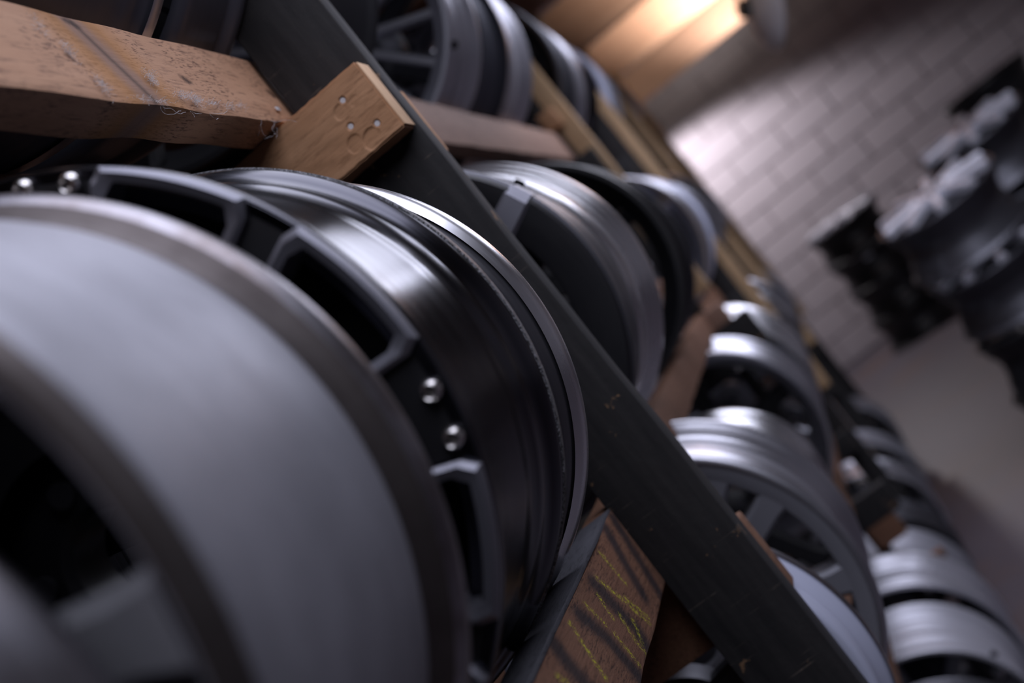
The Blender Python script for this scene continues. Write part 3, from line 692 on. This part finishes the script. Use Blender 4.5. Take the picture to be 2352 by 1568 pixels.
wheel('grey wheel before the fourth post, lower shelf', AX, 5.500, rest(.25, RL), .25, .26, 'std', 'silver', 'gun')
wheel('dark grey wheel past the fourth post, lower shelf', AX, 6.300, rest(.25, RL), .25, .26, 'groove', 'satin_grey', 'gun')

# ------------------------------------------------------------------ wheels standing on the floor under the rack
def zf(R): return -CZ + R + .0015
wheel('silver ribbed wheel with a valve hole standing on the floor, bottom right corner', AX, 3.055, zf(.247), .247, .345, 'ribbed', 'satin_silver', 'silver', [12 + 36 * i for i in range(10)], segs=160, sw=(.035, .03), yoff=.03, valve=(28, .055, .955))
wheel('gunmetal wheel on the floor in front of the ribbed bottom corner wheel', AX, 2.60, zf(.247), .247, .28, 'std', 'gun', 'gun', segs=120)
wheel('silver wheel on the floor wedged between the ribbed wheel and the second post', AX, 3.43, zf(.268), .268, .30, 'groove', 'silver_soft', 'gun', segs=120)
wheel('grey wheel on the floor just past the second post', AX, 3.850, zf(.25), .25, .28, 'std', 'satin_grey', 'gun')
wheel('dark wheel on the floor just before the third post', AX, 4.250, zf(.25), .25, .28, 'std', 'gun', 'gun')
wheel('silver ribbed wheel on the floor past the third post', AX, 4.920, zf(.25), .25, .28, 'groove', 'silver', 'gun')
wheel('grey ribbed wheel on the floor before the fourth post', AX, 5.500, zf(.25), .25, .28, 'groove', 'satin_grey', 'gun')
wheel('last grey wheel on the floor before the far wall', AX, 6.400, zf(.25), .25, .28, 'groove', 'satin_grey', 'gun')

# ------------------------------------------------------------------ wheels lying in stacks across the aisle
TEN = [36 * i for i in range(10)]
def stack(x, y, items):
    z = -CZ + .0015; prev = 0.0
    for R, w, bmat, fmat, label, tilt, sp, yo in items:
        z += R * abs(math.sin(tilt) - math.sin(prev)); prev = tilt
        wheel(label, x + random.uniform(-.012, .012), y + random.uniform(-.012, .012), z + w, R, w, 'std', bmat, fmat, sp, lay=True, group='wheels stacked flat across the aisle', yoff=yo, dish=-.008 if yo < 0 else .01, roll=random.uniform(0, 60), segs=80, tilt=(tilt, 0), sw=(.036, .03) if yo < 0 else (.05, .04))
        z += w + .0035 + (.036 if yo < 0 else 0)
stack(.26, 9.95, [
    (.285, .23, 'black', 'black', 'black wheel at the floor of the stack against the block wall', 0, None, .02),
    (.285, .23, 'black', 'gun', 'second black wheel up in the stack against the block wall', 0, None, .02),
    (.285, .23, 'black', 'silver', 'black wheel third up in the stack against the block wall', 0, None, .02),
    (.285, .23, 'black', 'silver_flat', 'black wheel with a bright face on top of the stack by the block wall', .06, TEN, -.02)])
stack(.47, 5.55, [
    (.25, .235, 'black', 'gun', 'dark wheel at the bottom of the stack with silver spoked wheels', 0, None, .02),
    (.25, .235, 'black', 'gun', 'dark wheel second from the floor under the silver spoked wheels', 0, None, .02),
    (.25, .235, 'gun', 'silver_flat', 'silver spoked wheel third up in the nearest stack across the aisle', .17, TEN, -.022),
    (.25, .235, 'gun', 'silver_flat', 'bright silver spoked wheel on top of the nearest stack across the aisle', .17, TEN, -.022)])
stack(.82, 6.5, [
    (.255, .25, 'black', 'gun', 'dark wheel at the bottom of the middle stack', 0, None, .02),
    (.255, .25, 'black', 'gun', 'dark wheel second up in the middle stack', 0, None, .02),
    (.255, .25, 'gun', 'gun', 'gunmetal wheel third up in the middle stack', .17, TEN, -.022),
    (.255, .25, 'gun', 'silver_flat', 'silver spoked wheel on top of the middle stack at the right edge', .17, TEN, -.022)])
stack(1.2, 7.75, [
    (.25, .235, 'black', 'gun', 'black wheel at the floor of the tallest stack', 0, None, .02),
    (.25, .235, 'black', 'gun', 'black wheel second up in the tallest stack', 0, None, .02),
    (.25, .235, 'black', 'gun', 'black wheel third up in the tallest stack', 0, None, .02),
    (.25, .235, 'black', 'gun', 'black wheel fourth up in the tallest stack', 0, None, .02),
    (.25, .22, 'black', 'black', 'solid black wheel on top of the tallest stack', 0, None, .02)])

# ------------------------------------------------------------------ reflector lamp
t = empty('reflector_lamp', (.54, 7.0, .93 + CZ), 'grey dish reflector lamp hanging from the joists by the lit beams', 'lamp')
shade = lathe_me([(yy * 1.2, rr * 1.12) for yy, rr in [(0, .20), (.004, .203), (.03, .185), (.06, .14), (.085, .07), (.09, .03), (.086, .03), (.08, .07), (.055, .135), (.026, .18), (.002, .197)]], 64)
sh = link('shade', finish(shade, 'shade', True, 60), M['lamp_metal'], t, (.012, 0, -.285))
sh.rotation_mode = 'QUATERNION'; sh.rotation_quaternion = Vector((-.86, -.25, .44)).to_track_quat('Y', 'Z')
back = lathe_me([(.103, .0005), (.103, .05), (.15, .045), (.16, .035), (.16, .0005)], 32)
link('lamp_housing', finish(back, 'housing', True, 40), M['lamp_back'], sh)
bm = bmesh.new(); bmesh.ops.create_uvsphere(bm, u_segments=20, v_segments=12, radius=.035)
link('bulb', finish(bm, 'bulb'), plain('bulb_glass', (.9, .88, .85), .2, 0, ((1, .95, .92), 3.0)), sh, (0, .065, 0))
bm = bmesh.new(); bmesh.ops.create_cone(bm, cap_ends=True, segments=12, radius1=.008, radius2=.008, depth=.25)
link('stem', finish(bm, 'stem'), M['lamp_back'], t, (-.09, 0, -.13))
